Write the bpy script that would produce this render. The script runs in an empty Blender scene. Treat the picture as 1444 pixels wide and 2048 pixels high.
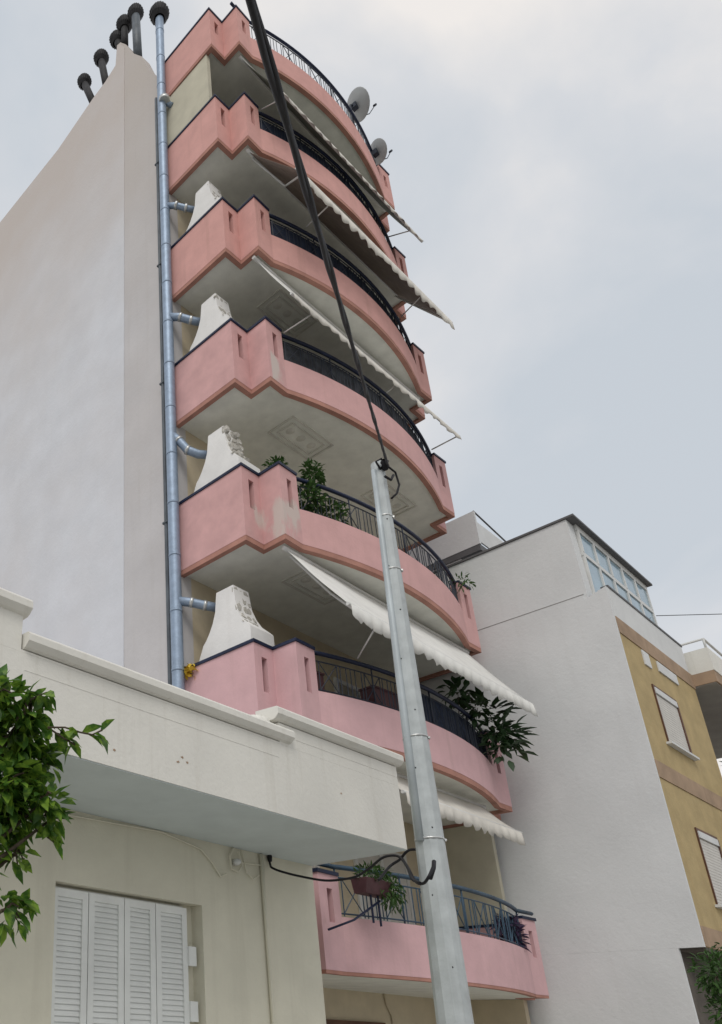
import bpy, math, random
from mathutils import Vector, Matrix
random.seed(7)
R = math.radians
S = bpy.context.scene
COL = S.collection

# ------------------------------------------------------------------ camera
cam_d = bpy.data.cameras.new('camera'); cam = bpy.data.objects.new('camera', cam_d); COL.objects.link(cam)
S.camera = cam
cam_d.sensor_fit = 'HORIZONTAL'; cam_d.sensor_width = 36.0
cam_d.lens = 36.0*1606.3842/1444
cam_d.shift_x = (722-131.01)/1444; cam_d.shift_y = (1377.37-1024)/1444
cam_d.clip_start = .05; cam_d.clip_end = 3000
_r = (0.78744448, -0.61566167, 0.02986486); _u = (-0.26647346, -0.2963353, 0.91715718); _f = (0.5558085, 0.73016854, 0.39740509)
M = Matrix(((_r[0], _u[0], -_f[0], -7.992144), (_r[1], _u[1], -_f[1], -7.61321), (_r[2], _u[2], -_f[2], -0.805152), (0, 0, 0, 1)))
cam.matrix_world = M
GZ = -2.4          # ground level

# ------------------------------------------------------------------ sky, sun, exposure
SUN_EL, SUN_DIR = 48, Vector((-.80, -.60, 0)).normalized()      # horizontal direction towards the sun
W = bpy.data.worlds.new('World'); S.world = W; W.use_nodes = True
nt = W.node_tree; nt.nodes.clear()
out = nt.nodes.new('ShaderNodeOutputWorld'); bg = nt.nodes.new('ShaderNodeBackground')
sky = nt.nodes.new('ShaderNodeTexSky'); sky.sky_type = 'NISHITA'; sky.sun_disc = False
sky.sun_elevation = R(SUN_EL); sky.sun_rotation = math.atan2(SUN_DIR.x, SUN_DIR.y)
sky.dust_density = 4; sky.air_density = 1.2
tc = nt.nodes.new('ShaderNodeTexCoord'); mp = nt.nodes.new('ShaderNodeMapping'); mp.inputs['Scale'].default_value = (1.0, 1.0, 1.7)
n1 = nt.nodes.new('ShaderNodeTexNoise'); n1.inputs['Scale'].default_value = 1.7; n1.inputs['Detail'].default_value = 7; n1.inputs['Roughness'].default_value = .5; n1.inputs['Distortion'].default_value = .3
cr = nt.nodes.new('ShaderNodeValToRGB'); e = cr.color_ramp.elements
e[0].position = .40; e[0].color = (.525, .565, .61, 1); e[1].position = .61; e[1].color = (.80, .765, .735, 1)
mid = e.new(.5); mid.color = (.62, .635, .66, 1)
sc = nt.nodes.new('ShaderNodeVectorMath'); sc.operation = 'SCALE'; sc.inputs['Scale'].default_value = 10.5
mx = nt.nodes.new('ShaderNodeMix'); mx.data_type = 'RGBA'; mx.inputs['Factor'].default_value = .93
L = nt.links.new
L(tc.outputs['Generated'], mp.inputs['Vector']); L(mp.outputs[0], n1.inputs['Vector']); L(n1.outputs['Fac'], cr.inputs['Fac'])
L(cr.outputs['Color'], sc.inputs[0]); L(sky.outputs[0], mx.inputs['A']); L(sc.outputs[0], mx.inputs['B'])
L(mx.outputs['Result'], bg.inputs['Color']); bg.inputs['Strength'].default_value = .11
L(bg.outputs[0], out.inputs['Surface'])

sd = bpy.data.lights.new('sun', 'SUN'); sd.energy = 1.15; sd.angle = R(25); sd.color = (1, .96, .9)
so = bpy.data.objects.new('sun', sd); COL.objects.link(so)
d = Vector((SUN_DIR.x*math.cos(R(SUN_EL)), SUN_DIR.y*math.cos(R(SUN_EL)), math.sin(R(SUN_EL))))
so.rotation_euler = d.to_track_quat('Z', 'Y').to_euler(); so.location = (-30, -30, 40)

S.view_settings.view_transform = 'Standard'; S.view_settings.look = 'None'; S.view_settings.gamma = 1
S.view_settings.exposure = 0.0

# ------------------------------------------------------------------ materials
def mat(name, col, rough=.85, metal=0, var=.08, scale=3., bump=.15, bscale=60., streak=0., streak_col=None, patch=None, zfade=None, toptone=None, spec=.3, sub=0, second=None):
    m = bpy.data.materials.new(name); m.use_nodes = True; t = m.node_tree; b = t.nodes['Principled BSDF']
    b.inputs['Roughness'].default_value = rough; b.inputs['Metallic'].default_value = metal
    b.inputs['Specular IOR Level'].default_value = spec
    co = t.nodes.new('ShaderNodeTexCoord'); geo = t.nodes.new('ShaderNodeNewGeometry')
    pos = geo.outputs['Position']
    def noise(s, det=5, vec=None, rough_=.6):
        n = t.nodes.new('ShaderNodeTexNoise'); n.inputs['Scale'].default_value = s; n.inputs['Detail'].default_value = det
        n.inputs['Roughness'].default_value = rough_
        t.links.new(vec if vec else pos, n.inputs['Vector']); return n.outputs['Fac']
    def mixc(fac, a, bcol):
        x = t.nodes.new('ShaderNodeMix'); x.data_type = 'RGBA'; t.links.new(fac, x.inputs['Factor'])
        for s, v in (('A', a), ('B', bcol)):
            if isinstance(v, tuple): x.inputs[s].default_value = (*v, 1)
            else: t.links.new(v, x.inputs[s])
        return x.outputs['Result']
    def ramp(fac, lo, hi):
        r = t.nodes.new('ShaderNodeMapRange'); r.inputs['From Min'].default_value = lo; r.inputs['From Max'].default_value = hi
        t.links.new(fac, r.inputs['Value']); return r.outputs['Result']
    dk = tuple(c*(1-var*2) for c in col); lt = tuple(min(1, c*(1+var*.6)) for c in col)
    c = mixc(ramp(noise(scale), .3, .7), dk, lt)
    if second: c = mixc(ramp(noise(scale*2.3), .45, .6), c, second)
    if toptone:        # second tone, stronger towards the top, with a broken edge
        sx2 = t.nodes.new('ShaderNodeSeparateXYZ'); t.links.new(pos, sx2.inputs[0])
        w1 = ramp(sx2.outputs['Z'], toptone[0], toptone[1])
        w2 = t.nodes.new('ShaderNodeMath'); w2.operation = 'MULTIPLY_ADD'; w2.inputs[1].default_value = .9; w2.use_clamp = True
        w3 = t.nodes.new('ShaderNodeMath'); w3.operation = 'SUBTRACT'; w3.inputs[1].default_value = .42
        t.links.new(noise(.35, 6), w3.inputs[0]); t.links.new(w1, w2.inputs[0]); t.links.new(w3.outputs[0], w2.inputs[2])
        c = mixc(w2.outputs[0], c, toptone[2])
    if streak:
        mpn = t.nodes.new('ShaderNodeMapping'); mpn.inputs['Scale'].default_value = (7, 7, .35); t.links.new(pos, mpn.inputs['Vector'])
        f = ramp(noise(1., 6, mpn.outputs[0]), .55, .82)
        mm = t.nodes.new('ShaderNodeMath'); mm.operation = 'MULTIPLY'; mm.inputs[1].default_value = streak; t.links.new(f, mm.inputs[0])
        c = mixc(mm.outputs[0], c, streak_col or tuple(x*.5 for x in col))
    if patch:
        mpn = t.nodes.new('ShaderNodeMapping'); mpn.inputs['Scale'].default_value = (2.2, 2.2, .8); t.links.new(pos, mpn.inputs['Vector'])
        nf = noise(1.5, 4, mpn.outputs[0])
        if zfade:      # plaster has come off up to a height, away from the side wall
            sx_ = t.nodes.new('ShaderNodeSeparateXYZ'); t.links.new(pos, sx_.inputs[0])
            def mr(sock, a, b_):
                r = t.nodes.new('ShaderNodeMapRange'); r.inputs['From Min'].default_value = a; r.inputs['From Max'].default_value = b_; r.inputs['To Min'].default_value = -1; r.inputs['To Max'].default_value = 0
                t.links.new(sock, r.inputs['Value']); return r.outputs[0]
            def ad(a, b_, op='ADD'):
                r = t.nodes.new('ShaderNodeMath'); r.operation = op; t.links.new(a, r.inputs[0])
                if isinstance(b_, float): r.inputs[1].default_value = b_
                else: t.links.new(b_, r.inputs[1])
                return r.outputs[0]
            hz = mr(sx_.outputs['Z'], zfade[0]+.35, zfade[0]-.1); hx = mr(sx_.outputs['X'], zfade[1]-.02, zfade[1]+.02)
            nf = ad(ad(nf, ad(hz, .35, 'MULTIPLY')), ad(hx, 1.0, 'MULTIPLY'))
        f = ramp(nf, patch[1], patch[1]+.12)
        c = mixc(f, c, patch[0])
    t.links.new(c, b.inputs['Base Color'])
    if bump:
        bn = t.nodes.new('ShaderNodeBump'); bn.inputs['Strength'].default_value = bump; bn.inputs['Distance'].default_value = .01
        t.links.new(noise(bscale, 4), bn.inputs['Height']); t.links.new(bn.outputs[0], b.inputs['Normal'])
    if sub:
        tr = t.nodes.new('ShaderNodeBsdfTranslucent'); t.links.new(c, tr.inputs['Color'])
        ms = t.nodes.new('ShaderNodeMixShader'); ms.inputs[0].default_value = sub
        t.links.new(b.outputs[0], ms.inputs[1]); t.links.new(tr.outputs[0], ms.inputs[2])
        t.links.new(ms.outputs[0], t.nodes['Material Output'].inputs['Surface'])
    return m
PK = (.66, .395, .385)
MT = dict(
 pink0=mat('cool_pink_plaster', (.67, .43, .445), streak=.45, streak_col=(.47, .31, .30), var=.05, bump=.3, bscale=25, patch=((.52, .33, .32), .70)),
 pink=mat('pink_plaster', PK, streak=.40, streak_col=(.48, .29, .26), var=.05, bump=.3, bscale=25),
 pink2=mat('salmon_plaster', (.67, .37, .335), streak=.5, streak_col=(.44, .25, .21), var=.06, bump=.3, bscale=25),
 pinkp=mat('patched_pink_plaster', PK, var=.08, patch=((.60, .50, .46), .41), zfade=(6.62, .015)),
 pinkq=mat('partly_patched_pink_plaster', PK, var=.08, patch=((.60, .51, .47), .41), zfade=(9.55, .45)),
 teal=mat('teal_metal', (.045, .085, .13), rough=.45, var=.2, bump=.05),
 navycloth=mat('navy_cloth', (.03, .042, .075), rough=.9, var=.25, scale=5),
 greycloth=mat('slate_cloth', (.065, .07, .08), rough=.9, var=.3, scale=5),
 curtain=mat('dim_curtain', (.36, .33, .28), rough=.9, var=.15, scale=6),
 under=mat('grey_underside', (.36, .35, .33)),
 slot=mat('slot_shade', (.16, .05, .045)),  # dark red carries the shade of the recess, painted into the colour
 trim=mat('terracotta_trim', (.46, .235, .185), var=.12),
 soffit=mat('soffit_paint', (.84, .845, .78), var=.07, streak=.0, second=None),
 mould=mat('soffit_moulding', (.70, .69, .63), var=.1),
 blue=mat('navy_metal', (.014, .022, .058), rough=.45, var=.2, bump=.05),
 iron=mat('dark_iron', (.03, .037, .055), rough=.5, var=.2, bump=.05),
 party=mat('party_wall_plaster', (.57, .555, .56), toptone=(12., 20., (.52, .475, .44)), bump=.5, bscale=14, streak=.3, streak_col=(.42, .39, .36), var=.05, scale=.8),
 partyw=mat('white_coating', (.67, .685, .725), var=.04, scale=1.2, bump=.5, bscale=14, streak=.22, streak_col=(.56, .56, .56), toptone=(13., 20., (.56, .51, .48))),
 facade=mat('facade_paint', (.60, .52, .38), var=.06),
 beige=mat('beige_side_panel', (.56, .53, .42), var=.06, patch=((.40, .36, .22), .66)),
 cream=mat('cream_plaster', (.69, .665, .55), bump=.4, bscale=22, streak=.35, streak_col=(.50, .47, .38), var=.05, scale=1.5),
 fascia=mat('off_white_plaster', (.76, .745, .69), bump=.4, bscale=22, streak=.5, streak_col=(.52, .49, .42), var=.04, scale=1.2),
 csoff=mat('pale_blue_soffit', (.58, .64, .64), var=.04),
 shut=mat('shutter_paint', (.78, .80, .78), rough=.5, var=.05, bump=.03),
 hood=mat('white_chimney', (.84, .83, .81), var=.04, streak=.25, streak_col=(.62, .6, .56), bump=.4, bscale=22),
 stone=mat('hood_stone', (.60, .585, .54), var=.25, scale=14., bump=.6, bscale=25., second=(.44, .41, .36)),
 galv=mat('galvanised_duct', (.30, .38, .49), rough=.5, metal=.45, var=.10, scale=9., bump=.35, bscale=26., spec=.5),
 soot=mat('sooty_metal', (.035, .035, .038), rough=.7, var=.3),
 pipe=mat('dark_pipe', (.12, .14, .16), rough=.5, var=.2),
 canvas=mat('awning_canvas', (.82, .815, .78), rough=.9, var=.06, streak=.3, streak_col=(.6, .57, .5), sub=.12),
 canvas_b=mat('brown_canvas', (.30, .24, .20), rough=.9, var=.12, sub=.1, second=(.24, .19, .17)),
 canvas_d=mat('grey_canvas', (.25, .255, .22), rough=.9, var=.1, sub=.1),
 valance=mat('valance_canvas', (.74, .71, .65), rough=.9, var=.08, sub=.12),
 alu=mat('white_aluminium', (.68, .68, .66), rough=.4, var=.05, bump=.02),
 pole=mat('galvanised_pole', (.50, .535, .54), rough=.6, metal=.25, var=.09, scale=6., streak=.55, streak_col=(.33, .345, .34), bump=.2),
 strap2=mat('guard_metal', (.50, .55, .57), rough=.55, metal=.3, var=.1, streak=.3),
 strap=mat('steel_strap', (.62, .63, .62), rough=.35, metal=.7, var=.1),
 rubber=mat('black_cable', (.014, .014, .018), rough=.6, var=.2, bump=.03),
 grey=mat('grey_render', (.69, .705, .71), bump=.5, bscale=14, streak=.28, streak_col=(.56, .56, .55), var=.035, scale=.9),
 joint=mat('joint_line', (.30, .30, .29)),
 yellow=mat('ochre_plaster', (.48, .37, .19), bump=.4, bscale=20, var=.09, streak=.45, streak_col=(.40, .27, .12)),
 brown=mat('brown_band', (.40, .285, .195), var=.12, streak=.4),
 white=mat('white_paint', (.68, .69, .69), var=.04),
 roofdk=mat('dark_roof_edge', (.13, .13, .135), rough=.6),
 glass=mat('window_glass', (.30, .42, .50), rough=.08, var=.1, bump=0, spec=.9),
 dglass=mat('dark_glass', (.03, .04, .045), rough=.07, var=.2, bump=0, spec=.6),
 wood=mat('brown_wood', (.13, .06, .035), rough=.55, var=.2),
 roller=mat('roller_shutter', (.62, .60, .56), rough=.6, var=.05),
 dish=mat('dish_grey', (.40, .42, .43), rough=.5, var=.06, bump=0),
 leaf=mat('orange_leaf', (.075, .185, .028), rough=.42, var=.3, scale=9., bump=0, spec=.4, sub=.42, second=(.22, .36, .045)),
 leafdk=mat('dark_leaf', (.040, .09, .032), rough=.4, var=.3, scale=8., bump=0, spec=.4, sub=.2),
 leafmd=mat('mid_leaf', (.065, .14, .035), rough=.45, var=.3, scale=8., bump=0, sub=.25),
 purple=mat('purple_leaf', (.07, .045, .10), rough=.5, var=.3, scale=9., bump=0, sub=.2),
 bark=mat('bark', (.11, .085, .06), rough=.9, var=.3, scale=12., bump=.8, bscale=30),
 pot=mat('plum_box', (.085, .035, .04), rough=.6, var=.2),
 terra=mat('terracotta_pot', (.30, .12, .07), rough=.8, var=.15),
 orange=mat('orange_flower', (.65, .25, .05), rough=.6, bump=0),
 yel=mat('yellow_cloth', (.70, .50, .06), rough=.8),
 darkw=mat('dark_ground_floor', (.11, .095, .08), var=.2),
 asphalt=mat('asphalt', (.17, .17, .165), var=.15, scale=8., bump=.5, bscale=90.),
 pave=mat('paving', (.55, .54, .51), var=.1, scale=4.),
 earth=mat('earth', (.36, .34, .30), var=.2),
 paint=mat('road_paint', (.75, .75, .72)),
)

# ------------------------------------------------------------------ mesh builder
class MB:
    def __init__(s): s.v = []; s.f = []; s.sm = []
    def add(s, vs, fs, smooth=False):
        o = len(s.v); s.v += [tuple(p) for p in vs]; s.f += [tuple(i+o for i in f) for f in fs]; s.sm += [smooth]*len(fs); return s
    def box(s, x0, x1, y0, y1, z0, z1):
        return s.add([(x0,y0,z0),(x1,y0,z0),(x1,y1,z0),(x0,y1,z0),(x0,y0,z1),(x1,y0,z1),(x1,y1,z1),(x0,y1,z1)],
                     [(0,3,2,1),(4,5,6,7),(0,1,5,4),(1,2,6,5),(2,3,7,6),(3,0,4,7)])
    def prism(s, poly, ax, lo, hi):       # poly in the two other axes
        n = len(poly); vs = []
        for t in (lo, hi):
            for p in poly:
                q = list(p); q.insert(ax, t); vs.append(q)
        return s.add(vs, [tuple(range(n)), tuple(range(2*n-1, n-1, -1))]+[(i, i+n, (i+1) % n+n, (i+1) % n) for i in range(n)])
    def sweep(s, poly, o0, o1, z0, z1):   # poly in plan; offsets inward (to the right of travel when walking)
        def off(k):
            r = []
            for i, p in enumerate(poly):
                ns = []
                if i > 0: a = Vector(p)-Vector(poly[i-1]); a.normalize(); ns.append(Vector((-a.y, a.x)))
                if i < len(poly)-1: a = Vector(poly[i+1])-Vector(p); a.normalize(); ns.append(Vector((-a.y, a.x)))
                m = ns[0] if len(ns) == 1 else (ns[0]+ns[1])/(1+ns[0].dot(ns[1]))
                r.append(Vector(p)+m*k)
            return r
        A, B = off(o0), off(o1); n = len(poly); vs = []
        for z in (z0, z1):
            for P_ in (A, B): vs += [(q.x, q.y, z) for q in P_]
        fs = []
        for i in range(n-1):
            fs += [(i, i+1, 2*n+i+1, 2*n+i), (n+i+1, n+i, 3*n+i, 3*n+i+1), (i+1, i, n+i, n+i+1), (2*n+i, 2*n+i+1, 3*n+i+1, 3*n+i)]
        fs += [(0, 2*n, 3*n, n), (n-1, 2*n-1, 4*n-1, 3*n-1)]
        return s.add(vs, fs)
    def tube(s, path, r, n=8, caps=True):
        P_ = [Vector(p) for p in path]; rs = r if isinstance(r, (list, tuple)) else [r]*len(P_); vs = []; fs = []
        t0 = (P_[1]-P_[0]).normalized(); up = Vector((0, 0, 1)) if abs(t0.z) < .9 else Vector((1, 0, 0))
        a = t0.cross(up).normalized()
        for i, p in enumerate(P_):
            t = (P_[min(i+1, len(P_)-1)]-P_[max(i-1, 0)]).normalized()
            a = (a-t*a.dot(t)).normalized(); b = t.cross(a)
            vs += [p+(a*math.cos(2*math.pi*k/n)+b*math.sin(2*math.pi*k/n))*rs[i] for k in range(n)]
        for i in range(len(P_)-1):
            fs += [(i*n+k, i*n+(k+1) % n, (i+1)*n+(k+1) % n, (i+1)*n+k) for k in range(n)]
        s.add(vs, fs, n > 5)
        if caps:
            o = len(s.v)-len(vs); s.f += [tuple(o+k for k in range(n-1, -1, -1)), tuple(o+(len(P_)-1)*n+k for k in range(n))]; s.sm += [False, False]
        return s
    def lathe(s, prof, c, axis=(0, 0, 1), n=16):   # prof [(r, h)]
        ax = Vector(axis).normalized(); a = ax.cross(Vector((0, 0, 1)) if abs(ax.z) < .9 else Vector((1, 0, 0))).normalized(); b = ax.cross(a)
        vs = [Vector(c)+ax*h+(a*math.cos(2*math.pi*k/n)+b*math.sin(2*math.pi*k/n))*r for r, h in prof for k in range(n)]
        return s.add(vs, [(i*n+k, i*n+(k+1) % n, (i+1)*n+(k+1) % n, (i+1)*n+k) for i in range(len(prof)-1) for k in range(n)], True)
    def leaf(s, p, d, up, l, w, curl=.2):
        d = Vector(d).normalized(); sd_ = d.cross(Vector(up)); sd_ = sd_.normalized() if sd_.length > 1e-3 else d.orthogonal().normalized(); n_ = sd_.cross(d)
        p = Vector(p); rows = []
        for t, k in ((0, .12), (.3, .9), (.62, .85), (1, .0)):
            c = p+d*l*t-n_*l*curl*t*t
            rows.append((c-sd_*w*.5*k+n_*w*.16*k, c, c+sd_*w*.5*k+n_*w*.16*k))
        vs = [q for r_ in rows for q in r_]
        return s.add(vs, [(i*3+j, i*3+j+1, i*3+j+4, i*3+j+3) for i in range(3) for j in range(2)], True)
    def cut(s):                          # start a new separate piece
        s.cuts = getattr(s, 'cuts', [])+[(len(s.v), len(s.f))]; return s
    def each(s, name, m, parent):        # one object per piece
        cs = [(0, 0)]+getattr(s, 'cuts', [])+[(len(s.v), len(s.f))]; r = []
        for (v0, f0), (v1, f1) in zip(cs, cs[1:]):
            if f1 == f0: continue
            q = MB(); q.v = s.v[v0:v1]; q.f = [tuple(i-v0 for i in f) for f in s.f[f0:f1]]; q.sm = s.sm[f0:f1]; r.append(q.build(name, m, parent))
        return r
    def build(s, name, m, parent=None, **kw):
        me = bpy.data.meshes.new(name); me.from_pydata([tuple(v) for v in s.v], [], s.f); me.update()
        me.polygons.foreach_set('use_smooth', s.sm)
        me.materials.append(MT[m]); me.validate()
        import bmesh
        bm = bmesh.new(); bm.from_mesh(me); 
        if not kw.pop('open_', False): bmesh.ops.recalc_face_normals(bm, faces=bm.faces)
        bm.to_mesh(me); bm.free()
        o = bpy.data.objects.new(name, me); COL.objects.link(o)
        if parent: o.parent = parent; o.matrix_parent_inverse = Matrix.Translation(-pbase(parent))
        for k, v in kw.items(): o[k] = v
        return o
def pbase(o):
    v = Vector((0, 0, 0))
    while o: v = v+o.location; o = o.parent if False else None
    return v
def thing(name, loc, label, cat, group=None):
    o = bpy.data.objects.new(name, None); COL.objects.link(o); o.location = loc; o.empty_display_size = .2
    o['label'] = label; o['category'] = cat
    if group: o['group'] = group
    return o
def kids(o): return [c for c in bpy.data.objects if c.parent == o]
def copy_tree(o, parent=None):
    c = o.copy(); COL.objects.link(c)
    if parent: c.parent = parent
    for ch in kids(o): copy_tree(ch, c)
    return c

# ------------------------------------------------------------------ ground, road
MB().box(-400, 400, -400, 400, GZ-1, GZ-.15).build('ground', 'earth', kind='structure')
MB().box(-150, 150, -13.5, -6.4, GZ-.15, GZ-.12).build('road', 'asphalt', kind='structure')
m = MB(); m.box(-150, 150, -6.4, 0, GZ-.15, GZ); m.box(-150, 150, -16, -13.5, GZ-.15, GZ); m.build('pavement', 'pave', kind='structure')
m = MB(); [m.box(x, x+2, -10.0, -9.88, GZ-.12, GZ-.116) for x in range(-60, 60, 5)]; m.build('road_marking', 'paint', kind='structure')

# ------------------------------------------------------------------ pink apartment building
WB, DA, XB, DC, XD, YD, SAG = 6.509, 1.339, .408, 1.727, .834, 1.719, .373
HT, HP = 1.248, .633
bld = thing('apartment_building', (WB/2, 0, GZ), 'tall narrow pink and white apartment block with stacked curved balconies', 'apartment building')
# party wall outline in (y, z)
pw = [(0, GZ), (0, 18.77), (.11, 18.8), (.51, 19.75), (.71, 20.5), (.98, 21.0), (1.27, 21.8), (1.48, 22.2), (1.61, 22.26), (1.66, 21.5), (2.06, 21.38), (2.56, 21.35), (4, 21.1), (7, 21.2), (12, 21.2), (12, GZ)]
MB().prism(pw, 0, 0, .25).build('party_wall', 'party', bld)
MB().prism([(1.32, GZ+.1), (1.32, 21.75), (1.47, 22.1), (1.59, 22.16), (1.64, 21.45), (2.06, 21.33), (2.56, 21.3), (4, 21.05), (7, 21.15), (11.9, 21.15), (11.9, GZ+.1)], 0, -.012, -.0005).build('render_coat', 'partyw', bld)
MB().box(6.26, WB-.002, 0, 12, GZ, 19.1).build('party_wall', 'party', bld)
fw = MB().box(.252, 6.258, .001, .25, GZ, 17.95).build('facade_wall', 'facade', bld)
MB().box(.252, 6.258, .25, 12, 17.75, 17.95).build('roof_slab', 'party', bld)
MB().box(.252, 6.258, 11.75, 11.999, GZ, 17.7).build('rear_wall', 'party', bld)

def arc(n=28, x0=XD, x1=WB-XD, y=YD, sag=SAG):
    h = (x1-x0)/2; Rr = (h*h+sag*sag)/(2*sag); th = math.asin(h/Rr)
    return [((x0+x1)/2+Rr*math.sin(a), -(y+Rr*math.cos(a)-(Rr-sag))) for a in [(-th+2*th*i/n) for i in range(n+1)]]
A_ = arc()
LP = [(0, 0), (0, -DA), (XB, -DA), (XB, -DC), (XD, -YD)]
RP = [(WB-x, y) for x, y in reversed(LP)]
FULL = LP[:-1]+A_+RP[1:]
def offset(poly, k):
    r = []
    for i, p in enumerate(poly):
        ns = []
        if i > 0: a = Vector(p)-Vector(poly[i-1]); a.normalize(); ns.append(Vector((-a.y, a.x)))
        if i < len(poly)-1: a = Vector(poly[i+1])-Vector(p); a.normalize(); ns.append(Vector((-a.y, a.x)))
        m = ns[0] if len(ns) == 1 else (ns[0]+ns[1])/(1+ns[0].dot(ns[1]))
        q = Vector(p)+m*k; r.append((q.x, q.y))
    return r
def arcpt(x):
    for i in range(len(A_)-1):
        if A_[i][0] <= x <= A_[i+1][0]:
            t = (x-A_[i][0])/(A_[i+1][0]-A_[i][0]); return A_[i][1]*(1-t)+A_[i+1][1]*t
    return -YD
def slotted(m, pts, z0, z1, slots, za, zb):
    """outer leaf of a parapet; slots = {segment index: (s0, s1) in metres along it}"""
    m.sweep(pts, 0, .11, z0, za); m.sweep(pts, 0, .11, zb, z1)
    chain = [pts[0]]
    for i in range(len(pts)-1):
        a, b = Vector(pts[i]), Vector(pts[i+1])
        if i in slots:
            dd = (b-a).normalized(); s0, s1 = slots[i]
            p, q = a+dd*s0, a+dd*s1
            chain.append((p.x, p.y)); m.sweep(chain, 0, .11, za, zb); chain = [(q.x, q.y)]
        chain.append((b.x, b.y))
    m.sweep(chain, 0, .11, za, zb)
def balcony(z, H, patched=False, label=None, panels=True, HR=0, screen=None):
    PN = 'pink0' if z < 4 else ('pink' if z < 10 else 'pink2')
    HR = HR or H
    sl = MB(); sl.prism(offset(FULL, .01), 2, z-.03, z+.12)
    b = sl.build('balcony', 'soffit', bld)
    if label: b['label'] = label
    mm = MB(); mm.sweep(FULL, .004, .09, z-(.085 if z > 0 else .04), z+.0); mm.build('drip_trim', 'trim', b)
    m = MB()
    pk = patched or PN
    slotted(m, LP, z+.0005, z+H, {1: (.15, .265), 3: (.165, .275)}, z+.55, z+1.07 if H > 1.2 else z+.95)
    m.sweep(LP, .1105, .16, z+.13, z+H-.001); m.build('parapet', pk, b)
    m = MB(); slotted(m, RP, z+.0005, z+H, {0: (.15, .265), 2: (.13, .245)}, z+.55, z+1.07 if H > 1.2 else z+.95)
    m.sweep(RP, .1105, .16, z+.13, z+H-.001); m.build('parapet', PN, b)
    m = MB(); m.sweep(A_, .0, .12, z+.0005, z+HP); m.build('parapet', PN, b)
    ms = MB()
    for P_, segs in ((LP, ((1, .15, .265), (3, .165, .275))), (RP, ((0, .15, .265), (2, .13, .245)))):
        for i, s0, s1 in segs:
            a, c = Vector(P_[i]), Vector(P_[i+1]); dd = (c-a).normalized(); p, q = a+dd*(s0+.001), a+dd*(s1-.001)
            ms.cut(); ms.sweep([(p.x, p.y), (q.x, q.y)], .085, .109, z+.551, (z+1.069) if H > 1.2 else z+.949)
    ms.each('slot_back', 'slot', b)  # backs coloured dark to deepen the slot shade
    m = MB(); m.sweep(LP, -.02, .175, z+H, z+H+.045); m.cut(); m.sweep(RP, -.02, .175, z+H, z+H+.045); m.each('coping', 'blue', b)
    # hand rail
    m = MB(); ext = [] if HR == H else [(XB-.08, -DC+.06)]
    m.tube([(x, y, z+HR) for x, y in ext]+[(x, y+.06, z+HR) for x, y in A_]+[(WB-x, y, z+HR) for x, y in ext], .032, 8); m.build('handrail', 'teal' if z < 0.1 else 'blue', b)
    # railing: two rails, verticals in groups and crossed panels
    m = MB(); zt, zb = z+HR-.13, z+HP+.05
    m.tube([(x, y+.06, zt) for x, y in A_], .011, 5); m.tube([(x, y+.06, zb) for x, y in A_], .011, 5)
    x = XD+.05; per = .80 if z > .1 else .66; k = 0
    def bar(xa, za, xb_, zb_, r=.0085): m.tube([(xa, arcpt(xa)+.06, za), (xb_, arcpt(xb_)+.06, zb_)], r, 4)
    while x < WB-XD-.05:
        for dx in (0, .055): 
            if x+dx < WB-XD: bar(x+dx, zb-.03, x+dx, zt)
        if x+.36 < WB-XD: bar(x+.055, zb, x+.36, zt); bar(x+.055, zt, x+.36, zb)
        for dx in ((.36, .415, .52, .60, .68) if z > .1 else (.36, .415, .56)):
            if x+dx < WB-XD: bar(x+dx, zb-.03, x+dx, zt)
        x += per
    for px in (XD+.02, 1.9, 3.25, 4.6, WB-XD-.02): m.tube([(px, arcpt(px)+.06, z+HP), (px, arcpt(px)+.06, z+HR)], .013, 6)
    m.build('railing', 'teal' if z < .1 else 'iron', b)
    if screen:
        pts = [(x, y+.10) for x, y in A_ if screen[0] <= x <= screen[1]]
        m = MB(); m.sweep(pts, 0, .008, z+HP+.02, z+HR-.10); m.build('privacy_screen', screen[2], b)
    if panels:
        m = MB()
        for x0, x1 in ((1.38, 2.52), (4.15, 5.25))[:2 if z == 9 else 1]:
            m.cut()
            for (a, c, y0, y1, t) in ((x0, x1, -1.42, -.88, .03), (x0+.12, x1-.12, -1.32, -.98, .022)):
                m.box(a, c, y0, y0+t, z-.052, z-.03); m.box(a, c, y1-t, y1, z-.052, z-.03)
                m.box(a, a+t, y0+t, y1-t, z-.052, z-.03); m.box(c-t, c, y0+t, y1-t, z-.052, z-.03)
            for q in range(3):
                cx = x0+.28+q*(x1-x0-.56)/2
                m.lathe([(.001, -.02), (.05, -.018), (.085, 0)], (cx, -1.15, z-.03), (0, 0, 1), 8)
        m.each('soffit_moulding', 'mould', b)
    return b
for k in range(7):
    balcony(3*k, {6: 1.19, 0: 1.12}.get(k, HT), patched={2: 'pinkp', 3: 'pinkq'}.get(k), HR={6: 1.33, 0: 1.25}.get(k, 0),
            screen={1: (3.0, 6, 'navycloth'), 3: (0, 9, 'greycloth'), 4: (0, 9, 'navycloth'), 5: (0, 9, 'navycloth')}.get(k), label='balcony with patched grey plaster on its zigzag corner' if k == 2 else None, panels=k in (2, 3, 4))
# side panels
MB().box(.03, .13, -DA+.17, 0, 15+HT+.03, 18-.1).build('side_panel', 'beige', bld)
MB().box(.03, .13, -DA+.17, 0, 15.13, 15+HT+.0).build('side_panel', 'beige', bld)
MB().box(6.38, 6.48, -DA+.17, 0, .13, 2.9).build('side_panel', 'beige', bld)
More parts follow.
